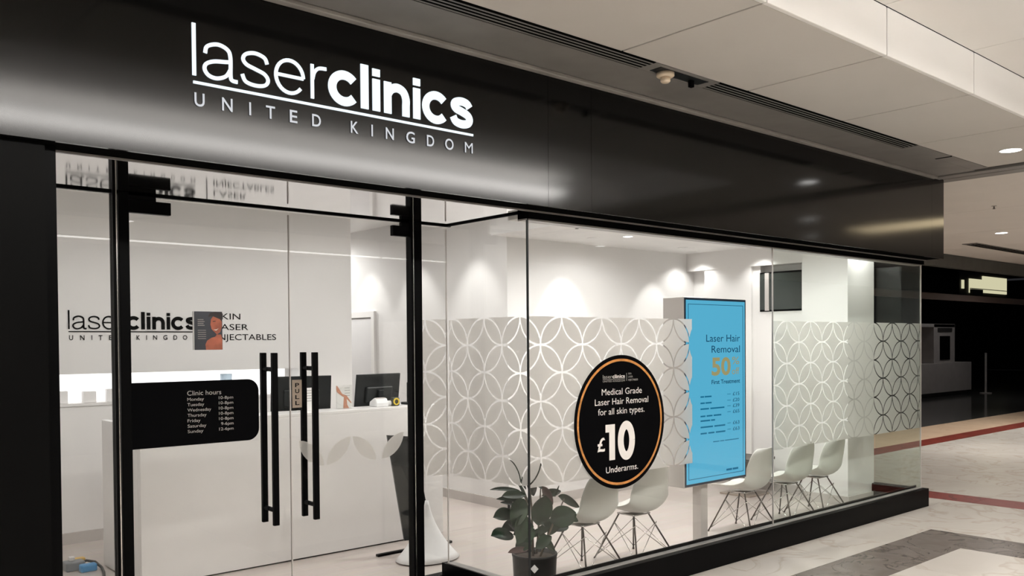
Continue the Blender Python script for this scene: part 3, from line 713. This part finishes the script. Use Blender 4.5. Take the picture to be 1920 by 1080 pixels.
def chair_parts(t):
    o = share('seat_shell', SH, t); md = o.modifiers.new('solid', 'SOLIDIFY'); md.thickness = .009; md.offset = -1
    md = o.modifiers.new('sub', 'SUBSURF'); md.levels = md.render_levels = 1
    for sx in (-1, 1):
        for sy in (-1, 1): share('leg', LEG[(sx, sy)], t)
    share('wire_brace', BR, t); share('seat_mount', MT, t)
SH = shell_mesh()
def tmp_mesh(name, g, m):
    o = build(name, g, m, smooth=True); me = o.data; bpy.data.objects.remove(o); return me
LEG = {}
for sx in (-1, 1):
    for sy in (-1, 1): LEG[(sx, sy)] = tmp_mesh('leg', G().tube([(.085 * sx, .075 * sy + .015, .372), (.235 * sx, .225 * sy, .006)], .0068, 8).tube([(.235 * sx, .225 * sy, 0), (.235 * sx, .225 * sy, .012)], .010, 8), 'dark_wire')
g = G()
for sx, sy, tx, ty in ((-1, -1, 1, -1), (1, -1, -1, -1), (1, -1, 1, 1), (1, 1, 1, -1), (1, 1, -1, 1), (-1, 1, 1, 1), (-1, 1, -1, -1), (-1, -1, -1, 1)):
    a = Vector((.16 * sx, .150 * sy, .205)); b = Vector((.0 + .06 * tx, .0 + .055 * ty, .36)); c = Vector((.225 * sx, .215 * sy, .03)); d = Vector((.125 * tx, .118 * ty, .30))
    g.tube([c, d], .0032, 6)
BR = tmp_mesh('wire_brace', g, 'chrome')
MT = tmp_mesh('seat_mount', B(-.10, .10, -.075, .105, .362, .372), 'chrome')
for i, (x, y, a, lab) in enumerate((
        (-4.54, .62, 4, 'white moulded chair with wire legs beside the potted plant'),
        (-3.95, .62, 0, 'white moulded chair with wire legs left of the blue display'),
        (-2.44, .62, 3, 'white moulded chair with wire legs right of the blue display'),
        (-1.74, .62, -2, 'white moulded chair with wire legs, second from the white column'),
        (-1.16, .62, 0, 'white moulded chair with wire legs nearest the white column'))):
    t = thing('side_chair', lab, 'chair', (x, y, 0), 'white chairs along the window'); t.rotation_euler = (0, 0, math.radians(a)); chair_parts(t)

# low dark table in the corner behind the chairs
tb = thing('side_table', 'low dark side table in the corner beyond the chairs', 'table', (-.75, 1.75, 0))
build('table_top', B(-.98, -.52, 1.5, 2.0, .40, .43), 'table_dark', tb, bevel=.004)
build('pedestal', B(-.80, -.70, 1.70, 1.80, .02, .40), 'table_leg', tb, bevel=.004)
build('foot', B(-.95, -.55, 1.55, 1.95, 0, .02), 'table_leg', tb, bevel=.003)
build('shelf', B(-.93, -.57, 1.53, 1.97, .16, .30), 'table_dark', tb)

# ------------------------------------------------------------------ digital display
ds = thing('digital_display', 'tall blue advertising display on a post in the window', 'display', (-3.25, .45, 0))
build('housing', B(-3.662, -2.803, .35, .56, .565, 2.108), 'kiosk_case', ds, bevel=.006)
build('bezel', B(-3.655, -2.810, .343, .350, .572, 2.102), 'kiosk_bezel', ds)
dsp = build('screen', B(-3.640, -2.826, .3415, .343, .590, 2.084), 'screen_blue', ds)
build('post', B(-3.345, -3.255, .42, .51, .01, .57), 'kiosk_case', ds, bevel=.004)
build('base_plate', B(-3.55, -3.05, .25, .66, 0, .012), 'kiosk_case', ds, bevel=.003)
g = G(); a, b, c, d = -3.615, -2.852, .625, 2.052
for q4 in ((a, b, d - .004, d), (a, b, c, c + .004), (a, a + .005, c, d), (b - .005, b, c, d)): g.box(q4[0], q4[1], .3405, .3415, q4[2], q4[3])
build('border_line', g, 'screen_navy', dsp)
yy = .342
text('lettering', 'Laser Hair', 'screen_navy', dsp, -3.375, -2.900, 1.745, .062, yy, split=True)
text('lettering', 'Removal', 'screen_navy', dsp, -3.302, -2.900, 1.653, .062, yy, split=True)
text('lettering', '50', 'screen_gold', dsp, -3.303, -3.035, 1.468, .148, yy, weight=.03, split=True)
text('lettering', '%', 'screen_gold', dsp, -3.015, -2.910, 1.552, .066, yy)
text('lettering', 'off', 'screen_gold', dsp, -3.017, -2.910, 1.466, .060, yy, split=True)
text('lettering', 'First Treatment', 'screen_navy', dsp, -3.304, -2.900, 1.392, .036, yy, weight=.015)
for x1, z, words in ((-3.30, 1.286, (.3, .6)), (-3.29, 1.234, (.35, .5)), (-3.13, 1.186, (.35, .6)), (-3.19, 1.126, (.25, .3, .4)), (-3.24, 1.088, (.6, .25)), (-3.12, 1.036, (.5, .45)), (-3.12, .984, (.25, .25, .4))):
    u = -3.455
    for wd in words:
        build('printed_line', B(u, u + wd * (x1 + 3.455), .3405, .3415, z, z + .012), 'screen_teal', dsp); u += (wd + .06) * (x1 + 3.455)
for s, z in (('£15', 1.286), ('£20', 1.234), ('£39', 1.186), ('£65', 1.136), ('£63', 1.040), ('£63', .988)):
    text('lettering', s, 'screen_navy', dsp, -3.004, -2.910, z, .030, yy)
    build('arrow', B(-3.085, -3.035, .3405, .3415, z + .012, z + .016), 'screen_teal', dsp)
for a, b, z in ((-3.285, -3.20, .908), (-3.19, -3.13, .908), (-3.12, -2.92, .908), (-3.10, -3.02, .652), (-3.01, -2.93, .652)):
    build('printed_line', B(a, b, .3405, .3415, z, z + (.007 if z > .8 else .016)), 'screen_teal', dsp)

# ------------------------------------------------------------------ potted rubber plant
PC = Vector((-5.20, .46, 0))
pp = thing('potted_plant', 'green rubber plant in a black pot at the window corner', 'plant', (PC.x, PC.y, 0))
pot = build('pot', G().lathe([(.136, 0), (.144, .015), (.156, .255), (.160, .265), (.160, .28), (.150, .28), (.146, .24)], PC.x, PC.y, 40), 'pot_black', pp, smooth=True)
build('soil', G().lathe([(.146, .238), (.147, .25), (.05, .258), (.01, .26)], PC.x, PC.y, 32), 'soil', pot, smooth=True)
import numpy as np
Cv = Vector((-9.33, -4.048, 1.75))
def at(px, py, y):                 # a point of the plant found on the photograph, on the plane Y = y
    r = xa * (px - PX) - up * (py - PY) + fw * FPX
    return Cv + r * ((y - Cv.y) / r.y)
lab = at(982, 1056, .40); tg = Vector((lab.x, PC.y - .156, .285))
g = G(); yaw = -.75
for a, b in ((0, .030), (.028, 0), (0, -.030), (-.028, 0)):
    t = -math.pi / 2 - .75 + a / .157; g.v.append((PC.x + .1585 * math.cos(t), PC.y + .1585 * math.sin(t), .205 + b))
g.f = [(0, 1, 2, 3)]; build('pot_label', g, 'paper_white', pot)
def leaf(base, tip, width, m, curl=.15, face=None):
    d = tip - base; L = d.length; d.normalize()
    nrm = face if face is not None else Vector((random.uniform(-.3, .3), -.7, random.uniform(.3, .8)))
    side = d.cross(nrm).normalized(); nrm = side.cross(d).normalized()
    rows = []
    for i in range(9):
        t = i / 8; wv = width * .5 * (math.sin(math.pi * min(1, t * .97 + .015)) ** .62) * (1 - .18 * (t - .5)) if 0 < i < 8 else .0015
        p = base + d * (L * t) - Vector((0, 0, 1)) * (curl * L * (t - .3) ** 2 * (1 if t > .3 else .2)) ; row = []
        for j in range(5):
            v = -1 + j / 2; row.append(tuple(p + side * (wv * v) + nrm * (.10 * width * (abs(v) ** 1.5) - .02 * width)))
        rows.append(row)
    build('leaf', G().grid(rows), m, pp, smooth=True, solid=.002, subsurf=1)
stems = [((1000, 1040), (985, 930), .46, .40), ((1006, 1040), (1014, 905), .50, .56), ((1012, 1040), (1058, 935), .42, .40), ((1003, 1040), (965, 985), .50, .60), ((1000, 1040), (990, 880), .50, .62)]
for b, t, y0, y1 in stems:
    a = at(*b, y0); a.z = .25; e = at(*t, y1); mid = (a + e) * .5 + Vector((.01, 0, .03))
    build('stem', G().tube([a, mid, e], [.008, .007, .004], 8), 'stem_brown', pp, smooth=True)
LV = [((1008, 985), (1022, 924), .36, .150, 0), ((1030, 978), (1080, 958), .34, .140, 0), ((1046, 930), (1086, 948), .40, .075, 1), ((1016, 912), (1036, 944), .44, .065, 2), ((985, 928), (940, 926), .42, .065, 1), ((980, 940), (930, 930), .5, .035, 0), ((975, 950), (938, 938), .55, .035, 0), ((962, 962), (924, 966), .45, .085, 0), ((962, 1004), (920, 1000), .40, .100, 0), ((982, 935), (960, 985), .36, .120, 1), ((985, 965), (968, 1016), .34, .150, 1), ((1004, 1028), (1034, 1002), .36, .075, 0), ((996, 1008), (1044, 972), .42, .050, 0), ((1026, 1004), (1056, 972), .40, .055, 1), ((990, 1030), (952, 1032), .38, .045, 2), ((990, 918), (1014, 864), .50, .070, 0), ((986, 918), (956, 856), .55, .045, 0), ((1000, 930), (992, 872), .60, .080, 0), ((1040, 932), (1048, 908), .46, .022, 0), ((1050, 960), (1084, 975), .40, .075, 0), ((998, 1000), (1028, 992), .5, .045, 0), ((990, 945), (972, 905), .5, .075, 1), ((978, 1000), (950, 975), .46, .085, 0), ((1000, 905), (1024, 918), .5, .04, 0), ((975, 920), (918, 912), .56, .03, 1), ((1000, 990), (962, 998), .38, .16, 0), ((1006, 1000), (1040, 1030), .40, .09, 0), ((995, 1010), (966, 1030), .42, .09, 1), ((1020, 985), (1066, 985), .44, .10, 0), ((1000, 955), (1022, 985), .42, .10, 0), ((985, 985), (940, 985), .48, .09, 0), ((1016, 930), (1052, 918), .50, .06, 0), ((990, 960), (958, 950), .46, .10, 0)]
for (b, t, y, wd, k) in LV:
    p0 = at(*b, y + .04); p1 = at(*t, y)
    leaf(p0, p1, wd * 1.15, ('leaf_green', 'leaf_pale', 'leaf_bronze')[k])

# ------------------------------------------------------------------ poster stand behind the right door
sd = thing('poster_stand', 'leaning black poster stand with a flared white base behind the right door post', 'stand', (-5.25, 1.85, 0))
def board():
    g = G(); th = Vector((.012, .02, 0))
    a = Vector((-5.395, 2.02, 1.00)); b = Vector((-5.20, 1.93, .98)); c = Vector((-5.10, 1.80, .15)); d = Vector((-5.262, 1.98, .12))
    g.v = [tuple(v) for v in (a, b, c, d)] + [tuple(v + Vector((.01, .03, 0))) for v in (a, b, c, d)]
    g.f = [(0, 1, 2, 3), (7, 6, 5, 4), (0, 4, 5, 1), (1, 5, 6, 2), (2, 6, 7, 3), (3, 7, 4, 0)]; return g
build('board', board(), 'monitor_black', sd, bevel=.003)
rows = []
apex = Vector((-5.22, 1.72, .62))
for i in range(13):
    t = i / 12; k = .35 * t + .65 * t ** 2.2; row = []
    for j in range(33):
        a = 2 * math.pi * j / 32; row.append((apex.x + .02 * t + math.cos(a) * (.012 + .265 * k), apex.y + .02 * t + math.sin(a) * (.012 + .20 * k), .47 * (1 - t) + .012))
    rows.append(row)
build('flared_base', G().grid(rows), 'sheet_white', sd, smooth=True, solid=.003)
build('floor_foot', B(-5.46, -4.70, 2.07, 2.11, 0, .02), 'black_frame', sd, bevel=.003)

# plugs and cable on the floor at the left
pb = thing('extension_lead', 'tangle of grey, yellow and blue plugs with a black lead on the floor', 'cable', (-7.45, 3.3, 0))
build('socket_block', B(-7.50, -7.36, 3.30, 3.42, 0, .07), 'plug_grey', pb, bevel=.01)
build('plug', B(-7.42, -7.33, 3.40, 3.46, 0, .075), 'plug_yellow', pb, bevel=.012)
build('plug', B(-7.42, -7.30, 3.20, 3.27, 0, .06), 'plug_blue', pb, bevel=.012)
build('white_plug', B(-7.46, -7.42, 3.36, 3.41, .07, .10), 'paper_white', pb, bevel=.006)
build('cable', G().tube([(-7.40, 3.36, .04), (-7.34, 3.35, .06), (-7.29, 3.30, .05), (-7.27, 3.2, .02), (-7.29, 3.08, .012), (-7.34, 2.9, .012)], .011, 8), 'cable_black', pb, smooth=True)

# ------------------------------------------------------------------ lamps
def spot(name, loc, e, size, blend, parent, rot=(0, 0, 0), radius=.03, colr=WARM):
    l = bpy.data.lights.new(name, 'SPOT'); l.energy = e; l.spot_size = math.radians(size); l.spot_blend = blend; l.shadow_soft_size = radius; l.color = colr
    o = bpy.data.objects.new(name, l); COL.objects.link(o); o.location = Vector(loc) - wloc(parent); o.rotation_euler = rot; o.parent = parent; return o
def downlight(label, x, y, z, group, e, size, blend=.6, r=.05, disc=True, colr=WARM, radius=.04, rot=(0, 0, 0)):
    t = thing('downlight', label, 'light', (x, y, z), group)
    build('rim', G().lathe([(r + .012, z - .004), (r + .012, z), (r, z), (r, z - .004), (r + .012, z - .004)], x, y, 24, cap=False), 'ceiling_paint', t)
    build('lamp', G().lathe([(r, z - .003), (r * .5, z - .0035), (.004, z - .0036)], x, y, 24), 'lamp_disc' if disc else 'terminal_white', t)
    spot('lamp_light', (x, y, z - .012), e, size, blend, t, rot=rot, radius=radius, colr=colr)
    return t
grp = 'recessed downlights in the clinic ceiling'
for x, lab in ((-2.55, 'wall-washing downlight above the left end of the middle wall'), (-1.02, 'wall-washing downlight above the right end of the middle wall')):
    downlight(lab, x, 2.40, ZC, grp, E_SCALLOP, 60, .5, disc=False, rot=(math.radians(24), 0, 0))
for y, lab in ((3.35, 'wall-washing downlight nearest on the passage wall'), (4.45, 'second wall-washing downlight on the passage wall'), (5.5, 'third wall-washing downlight by the white passage door')):
    downlight(lab, -3.82, y, 3.2, grp, E_SCALLOP * 1.9, 62, .6, disc=False, rot=(0, math.radians(-13), 0))
for y, lab in ((2.62, 'downlight over the bulkhead in the far right corner'), (1.75, 'downlight over the high dark window')):
    downlight(lab, -.55, y, ZC, grp, E_SCALLOP * .9, 120, .6, disc=False)
downlight('lit round downlight in the ceiling in front of the middle wall', -2.37, 2.07, ZC, grp, E_ROOM * .7, 174, .4)
for i, (x, y) in enumerate(((-1.7, .42), (-3.5, 1.0), (-2.6, .8))):
    downlight(('clinic downlight above the chairs by the column', 'clinic downlight above the blue display', 'clinic downlight above the third chair')[i], x, y, ZC, grp, E_ROOM * (.9 if i == 0 else 2.4), 174, .4)
for i, (x, y) in enumerate(((-7.4, 1.6), (-5.9, 1.6), (-4.6, 1.7), (-7.4, 2.7), (-5.9, 2.7), (-4.6, 3.1))):
    downlight(('reception downlight inside the fixed pane', 'reception downlight inside the doors', 'reception downlight inside the plant corner', 'reception downlight left of the desk', 'reception downlight over the desk', 'reception downlight at the passage mouth')[i], x, y, 3.2, 'downlights over the reception', E_ROOM * .80, 172, .5)
downlight('added fill lamp in front of the white column', -.40, .37, ZC, grp, E_ROOM * .35, 165, .5)  # fill lamp added to lift the column's front face
downlight('added fill lamp at the far end of the passage', -3.85, 7.5, 3.2, grp, E_ROOM * 3, 174, .4)  # fill lamp added to brighten the passage wall
downlight('added fill lamp between the sign wall and the white door', -4.12, 6.7, 3.2, 'downlights over the reception', E_ROOM * 3, 174, .4)  # second lamp added as fill for the passage wall

downlight('round mall downlight in the dropped soffit near the shop end', -.96, -1.12, ZM, 'mall downlights', E_DOWN * 2, 140, .7, r=.085, colr=MALLW)
downlight('round mall downlight in the side passage ceiling', 5.44, 1.25, ZM, 'mall downlights', E_DOWN * 8, 150, .7, r=.085, colr=MALLW)
# linear lights hung in the coffer
for i, (a, b) in enumerate(((-13.2, -10.42), (-10.40, -7.62), (-7.60, -4.82), (-4.80, -2.02))):
    t = thing('linear_light', ('linear coffer light at the far left of the mall ceiling', 'second linear coffer light from the left', 'third linear coffer light from the left', 'linear coffer light nearest the shop end')[i], 'light', ((a + b) / 2, -3.79, ZU - .2), 'linear lights in the coffer')
    build('tube', B(a, b, -3.93, -3.65, ZU - .19, ZU - .15), 'tube_light', t)
    for x in (a + .2, b - .2): build('hanger', G().tube([(x, -3.79, ZU - .15), (x, -3.79, ZU - .002)], .006, 6), 'terminal_white', t)
downlight('round mall downlight beyond the shop end', 1.6, -2.6, ZM, 'mall downlights', E_DOWN * 3, 150, .7, r=.085, colr=MALLW)
downlight('unseen fill lamp added far along the side passage', 9.5, 1.6, ZM, 'mall downlights', E_DOWN * 8, 150, .7, r=.085, colr=MALLW)  # lamp added out of view to brighten the passage floor
downlight('unseen fill lamp added by the corner of the side passage', 3.4, -3.6, ZM, 'mall downlights', E_DOWN * 2, 150, .7, r=.085, colr=MALLW)  # another out-of-view lamp, added as fill for the side passage
for i, x in enumerate((-9.5, -5.5, -1.5, 1.8)):  # unseen fill lamps added to brighten the mall floor
    downlight(('added fill lamp behind the viewer at the far left', 'added fill lamp behind the viewer left of centre', 'added fill lamp behind the viewer right of centre', 'added fill lamp behind the viewer at the right')[i], x, -6.2, ZM, 'mall downlights', E_DOWN * 2.5, 160, .7, r=.085, colr=MALLW)
downlight('dim fill lamp added inside the dark neighbouring unit', 17.5, 5.5, 5.1, 'mall downlights', 150, 130, .8, r=.085, colr=MALLW)  # lamp added so the grey booth shows in the dark unit
t = thing('warm_light_panel', 'warm glowing ceiling panel in the side passage', 'light', (3.35, -2.0, ZM))
build('diffuser', B(3.0, 3.7, -2.8, -1.2, ZM - .012, ZM - .004), 'warm_panel', t); build('frame', B(2.97, 3.73, -2.83, -1.17, ZM - .004, ZM), 'terminal_white', t)
# light line on the shop opposite
le = thing('led_line', 'thin white light line along the shop opposite', 'light', (-2.8, -8.15, 3.36))
build('strip', B(-9.0, 1.35, -8.16, -8.14, 3.355, 3.378), 'led_line', le)
build('channel', B(-9.0, 1.35, -8.18, -8.12, 3.378, 3.397), 'grey_metal', le)

# ------------------------------------------------------------------ ceiling fittings
for i, (a, b) in enumerate(((-9.6, -5.25), (-4.62, -1.82))):
    t = thing('slot_diffuser', ('long black slotted air grille above the sign', 'shorter black slotted air grille towards the shop end')[i], 'air vent', ((a + b) / 2, -.62, ZM), 'slotted air grilles beside the fascia')
    build('backing', B(a, b, -.69, -.55, ZM - .002, ZM + .02), 'slot_black', t)
    for k in range(4): build('slat', B(a, b, -.670 + k * .033, -.659 + k * .033, ZM - .0045, ZM - .002), 'grey_metal', t)
fp_ = thing('ceiling_plate', 'grey plate with dark bracket between the two air grilles', 'plate', (-4.9, -.62, ZM))
build('plate', B(-5.25, -4.62, -.69, -.55, ZM - .004, ZM + .02), 'grey_metal', fp_)
build('recess', B(-5.17, -4.70, -.66, -.575, ZM - .007, ZM - .004), 'monitor_black', fp_)
build('bracket', B(-4.83, -4.80, -.625, -.60, ZM - .05, ZM - .007), 'slot_black', fp_)
sp = thing('smoke_detector', 'cream smoke detector between the air grilles above the fascia', 'smoke detector', (-5.06, -.60, ZM))
build('base', G().lathe([(.055, ZM - .006), (.055, ZM - .026), (.045, ZM - .034), (.01, ZM - .034)], -5.06, -.605, 24), 'detector_cream', sp, smooth=True)
build('sensor', G().lathe([(.030, ZM - .034), (.030, ZM - .058), (.022, ZM - .066), (.004, ZM - .067)], -5.06, -.605, 20), 'detector_cream', sp, smooth=True)
t = thing('junction_plate', 'dark grey plates at the end of the metal ceiling strip', 'plate', (-1.0, -.6, ZM))
build('plate', B(-1.80, -1.15, -.69, -.55, ZM - .006, ZM + .02), 'grey_metal', t); build('plate', B(-1.12, -.30, -.69, -.50, ZM - .004, ZM + .02), 'grey_metal', t)
build('gap', B(-1.15, -1.12, -.69, -.55, ZM - .008, ZM), 'slot_black', t)
for (x, y, z, lab) in ((-3.45, 1.75, ZC, 'small ceiling sprinkler above the plant corner'), (-.95, .95, ZC, 'small ceiling sprinkler beside the white column'), (2.36, .23, ZM, 'small dark sprinkler in the side passage ceiling')):
    t = thing('sprinkler', lab, 'sprinkler', (x, y, z), 'ceiling sprinklers')
    build('rose', G().lathe([(.030, z), (.030, z - .006), (.010, z - .008)], x, y, 16), 'skirting_grey', t)
    build('head', G().lathe([(.009, z - .006), (.009, z - .035), (.018, z - .037), (.018, z - .041), (.003, z - .042)], x, y, 12), 'grey_metal', t)
t = thing('passage_vent', 'long dark air vent in the side passage ceiling', 'air vent', (8.2, 2.2, ZM))
build('frame', B(6.6, 11.5, 2.05, 2.30, ZM - .01, ZM), 'grey_metal', t)
for k in range(3): build('slot', B(6.7, 11.4, 2.08 + k * .07, 2.12 + k * .07, ZM - .014, ZM - .009), 'slot_black', t)

# ------------------------------------------------------------------ dim booth and lit room in the neighbouring unit
bt = thing('ticket_booth', 'grey booth with a dark opening inside the dark neighbouring unit', 'booth', (18.5, 7.8, 0))
build('counter', B(16.6, 20.4, 7.5, 8.3, .12, 1.02), 'booth_grey', bt, bevel=.01)
build('plinth', B(16.7, 20.3, 7.6, 8.2, 0, .12), 'neighbour_dark', bt)
build('tower', B(17.75, 19.25, 7.55, 8.3, 1.02, 2.22), 'booth_grey', bt, bevel=.01)
build('opening', B(18.15, 18.85, 7.53, 7.56, 1.12, 1.85), 'slot_black', bt)
build('sign_band', B(18.0, 19.0, 7.53, 7.56, 1.98, 2.10), 'neighbour_dark', bt)
build('canopy', B(16.9, 19.25, 7.55, 8.3, 2.12, 2.22), 'booth_grey', bt)
pst = build('barrier_post', G().tube([(20.75, 7.2, .02), (20.75, 7.2, 1.3)], .035, 10).tube([(20.75, 7.2, 0), (20.75, 7.2, .02)], .18, 16), 'booth_grey')
tag(pst, 'thin pale post beside the grey booth', 'post')
fr = thing('lit_room', 'pale yellow lit clerestory high in the dark neighbouring unit', 'window', (24, 12, 3))
build('lit_pane', B(31.8, 33.2, 12.0, 12.05, 3.82, 4.45), 'far_light', fr)
build('lit_pane', B(33.26, 36.1, 12.0, 12.05, 3.86, 4.62), 'far_light', fr)
build('lit_slit', B(31.0, 31.2, 12.0, 12.05, 3.98, 4.36), 'far_light', fr)
build('frame', B(30.8, 36.3, 12.05, 12.15, 3.7, 4.75), 'neighbour_dark', fr)
build('cross_bar', B(31.8, 36.1, 11.97, 12.0, 4.00, 4.03), 'skirting_grey', fr)
build('counter_edge', B(31.8, 33.0, 11.9, 12.0, 3.70, 3.98), 'neighbour_grey', fr)
